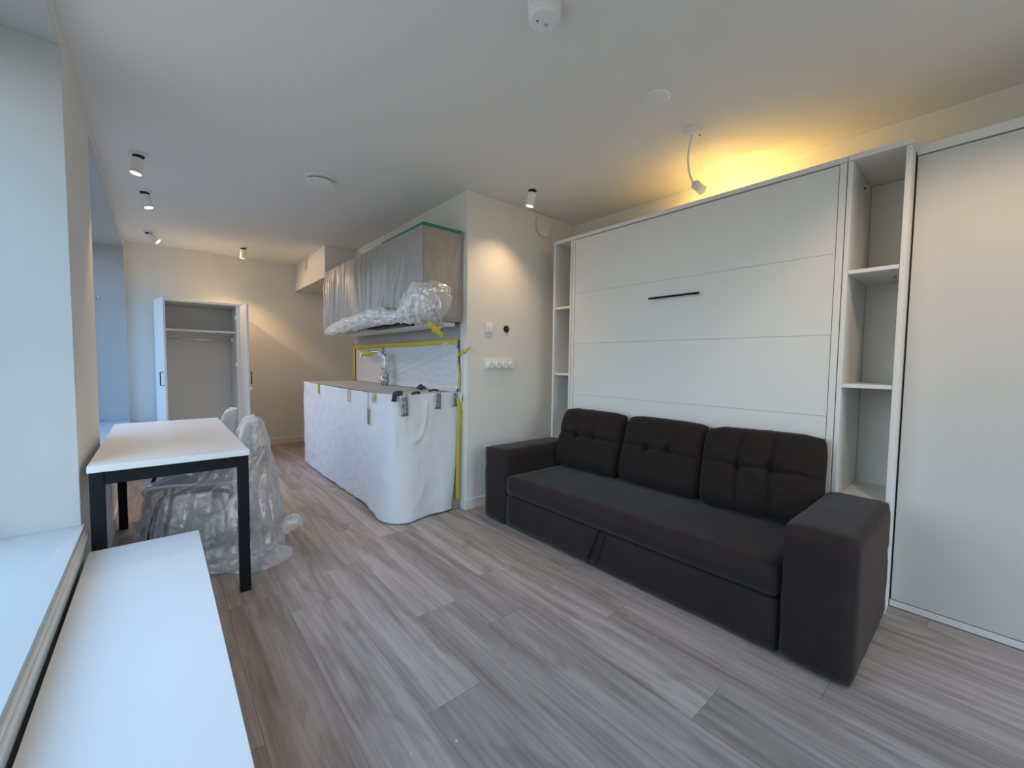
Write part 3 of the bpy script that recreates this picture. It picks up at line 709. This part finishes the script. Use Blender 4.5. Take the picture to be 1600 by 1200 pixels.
MB().lathe((2.252, YT+.002, 1.470), (0, -1, 0), [(0, .031), (.0035, .031)], 12).build('box_opening', M['blackp'], t)
lumpy([(2.245, YT-.004, 1.452), (2.255, YT-.010, 1.468), (2.250, YT-.006, 1.488)], [.004, .016, .004], n=6, m=5, amp=.5, sd=60).build('cable_end', mat('navy_cable', (.02, .03, .07), .4), t, smooth=True)
t = thing('wall_valve', (2.668, YT, 2.32), 'round white ventilation cover high on the socket wall', 'vent')
MB().lathe((2.668, YT, 2.416), (0, -1, 0), [(0.0005, .088), (.010, .088)], 48).build('collar', M['grille'], t, smooth=False)
MB().lathe((2.668, YT-.0105, 2.416), (0, -1, 0), [(0, .094), (.006, .094), (.008, .090)], 48).build('disc', M['wall'], t)

# ---------------------------------------------------------------- ceiling fittings
t = thing('smoke_detector', (1.12, 1.15, 2.43), 'white cylindrical smoke detector on ceiling nearest the camera', 'smoke detector')
MB().lathe((1.125, 1.155, CZ), (0, 0, -1), [(.0005, .062), (.014, .062), (.018, .058)], 48).build('base_plate', M['plast'], t)
MB().lathe((1.125, 1.155, CZ-.0185), (0, 0, -1), [(0, .053), (.004, .053)], 48).build('gap_ring', M['grille'], t)
MB().lathe((1.125, 1.155, CZ-.023), (0, 0, -1), [(0, .060), (.03, .060), (.038, .056), (.041, .048), (.0425, .02)], 48).build('body', M['plast'], t, smooth=False)
MB().lathe((1.10, 1.165, CZ-.0655), (0, 0, -1), [(0, .004), (.001, .004)], 14).build('sensor_hole', M['gap'], t)
MB().box(1.128, 1.145, 1.158, 1.162, CZ-.0665, CZ-.066).box(1.130, 1.142, 1.151, 1.154, CZ-.0665, CZ-.066).build('printed_mark', M['grille'], t)
t = thing('ceiling_valve', (.936, 3.29, 2.48), 'round white air valve hanging slightly off the ceiling, centre-left', 'vent')
MB().lathe((.936, 3.29, CZ), (0, 0, -1), [(.0005, .104), (.008, .104), (.014, .09)], 48).build('collar', M['plast'], t)
MB().lathe((.936, 3.29, CZ-.0145), (0, 0, -1), [(0, .075), (.014, .070)], 48).build('throat', M['grille'], t)
MB().lathe((.936, 3.29, CZ-.029), (0, 0, -1), [(0, .094), (.006, .096), (.010, .09)], 48).build('disc', M['plast'], t)
t = thing('junction_cover', (1.922, 1.16, 2.512), 'flat round white cover plate on ceiling near the gooseneck lamp', 'ceiling cover')
MB().lathe((1.922, 1.16, CZ), (0, 0, -1), [(.0005, .064), (.005, .064), (.008, .058), (.009, .02)], 48).build('plate', M['lampw'], t)

def spotlight(x, y, tilt, az, label, power, cone=85, blend=.5, colr=(1, .66, .36), grp='ceiling spotlights', L=.10, r=.032):
    t = thing('ceiling_spotlight', (x, y, 2.36), label, 'spotlight', grp)
    MB().lathe((x, y, CZ), (0, 0, -1), [(.0005, .047), (.012, .047), (.016, .042)], 32).build('mounting_plate', M['lampw'], t)
    MB().lathe((x, y, CZ-.0165), (0, 0, -1), [(0, r*.95), (.007, r*.95)], 28).build('joint', M['gap'], t)
    d = Vector((math.sin(tilt)*math.cos(az), math.sin(tilt)*math.sin(az), -math.cos(tilt)))
    c = Vector((x, y, CZ-.024))
    if tilt > .05: c = c-Vector((0, 0, .012))
    MB().lathe(c, d, [(0, r*.9), (.005, r), (L, r), (L, r*.90), (L-.007, r*.88)], 32).build('lamp_head', M['lampw'], t)
    MB().lathe(c+d*(L-.006), d, [(0, r*.86), (.003, r*.86)], 28).build('lens', M['lens'], t)
    ld = bpy.data.lights.new('spot_beam', 'SPOT'); ld.energy = power*LAMP; ld.color = colr; ld.spot_size = R(cone); ld.spot_blend = blend; ld.shadow_soft_size = .025
    lo = bpy.data.objects.new('spot_beam', ld); col.objects.link(lo); lo.parent = t; lo.location = c+d*(L+.012)-Vector((x, y, 2.36))
    lo.rotation_euler = d.to_track_quat('-Z', 'Y').to_euler()
    return t
spotlight(-.065, 3.70, R(10), R(200), 'white cylinder ceiling spotlight nearest the desk in the left row', 13)
spotlight(-.050, 4.47, R(14), R(-20), 'second white cylinder ceiling spotlight in the left row', 13, cone=110, blend=.8, colr=(1, .80, .58))
spotlight(-.045, 5.87, R(52), R(-15), 'farthest left ceiling spotlight, swivelled sharply toward the right', 15, cone=100)
spotlight(.802, 5.88, R(8), R(120), 'small ceiling spotlight above the open far wardrobe', 12, cone=110)
spotlight(2.206, 2.365, R(12), R(125), 'white ceiling spotlight shining down the socket wall', 7.5, cone=108, blend=.95)
spotlight(-.05, 1.62, R(6), R(0), 'white ceiling spotlight of the left row, above the low bench', 9)
# one more of the same row behind the photographer's head
spotlight(1.75, -.15, R(34), R(18), 'white ceiling spotlight above the photographer, aimed at the wardrobe', 12, cone=90, blend=.8, colr=(1, .70, .45))

# gooseneck lamp
t = thing('gooseneck_lamp', (2.344, 1.18, 2.25), 'white gooseneck ceiling lamp glowing yellow above the wall bed', 'lamp')
MB().lathe((2.344, 1.18, CZ), (0, 0, -1), [(.0005, .048), (.020, .048), (.023, .044)], 36).build('ceiling_rose', M['lampw'], t)
MB().lathe((2.372, 1.158, CZ-.020), (0, 0, -1), [(0, .004), (.010, .004)], 10).build('screw', M['gap'], t)
pts = smoothpath([(2.344, 1.185, 2.497), (2.37, 1.215, 2.455), (2.42, 1.246, 2.402), (2.46, 1.258, 2.352), (2.51, 1.266, 2.322), (2.562, 1.272, 2.312)], 8)
MB().tube(pts, .0058, 10).build('flexible_arm', M['lampw'], t, smooth=True)
hd = Vector((.80, -.12, -.24)).normalized(); hc = Vector((2.560, 1.272, 2.314))
MB().lathe(hc, hd, [(0, .018), (.006, .024), (.015, .027), (.075, .027), (.085, .030), (.085, .026), (.07, .024)], 28).build('lamp_head', M['lampw'], t)
MB().lathe(hc+hd*.071, hd, [(0, .022), (.010, .022), (.017, .014), (.020, .003)], 24).build('bulb', M['lens2'], t, smooth=True)
ld = bpy.data.lights.new('lamp_beam', 'SPOT'); ld.energy = 8.5*LAMP; ld.color = (1, .60, .15); ld.spot_size = R(150); ld.spot_blend = .8; ld.shadow_soft_size = .02
lo = bpy.data.objects.new('lamp_beam', ld); col.objects.link(lo); lo.parent = t; lo.location = hc+hd*.105-Vector((2.344, 1.18, 2.25))
lo.rotation_euler = hd.to_track_quat('-Z', 'Y').to_euler()

# ---------------------------------------------------------------- crumbs on the floor
for x, y, lb in ((.875, 1.482, 'tiny white crumb on the floor right of the low bench, mid-floor'),
                 (.682, 1.044, 'tiny white crumb on the floor at the bottom centre of the photo'),
                 (.554, 1.095, 'tiny white crumb on the floor nearest the end of the low bench'),
                 (1.615, .903, 'tiny white crumb on the floor in front of the sofa drawer'),
                 (1.571, 1.46, 'tiny white crumb on the floor just before the sofa pull strap'),
                 (2.27, .272, 'tiny white crumb on the floor beside the right sofa armrest')):
    s_ = random.uniform(.003, .0055)
    mb = MB(); mb.v = [Vector((x+s_*math.cos(a), y+s_*math.sin(a), .0004)) for a in (0, 1.9, 4.0)]+[Vector((x, y, .0004+s_*.8))]
    mb.f = [(2, 1, 0), (0, 1, 3), (1, 2, 3), (2, 0, 3)]
    tag(mb.build('debris_crumb', M['crumb'], None), lb, 'crumb', 'white crumbs on the floor')
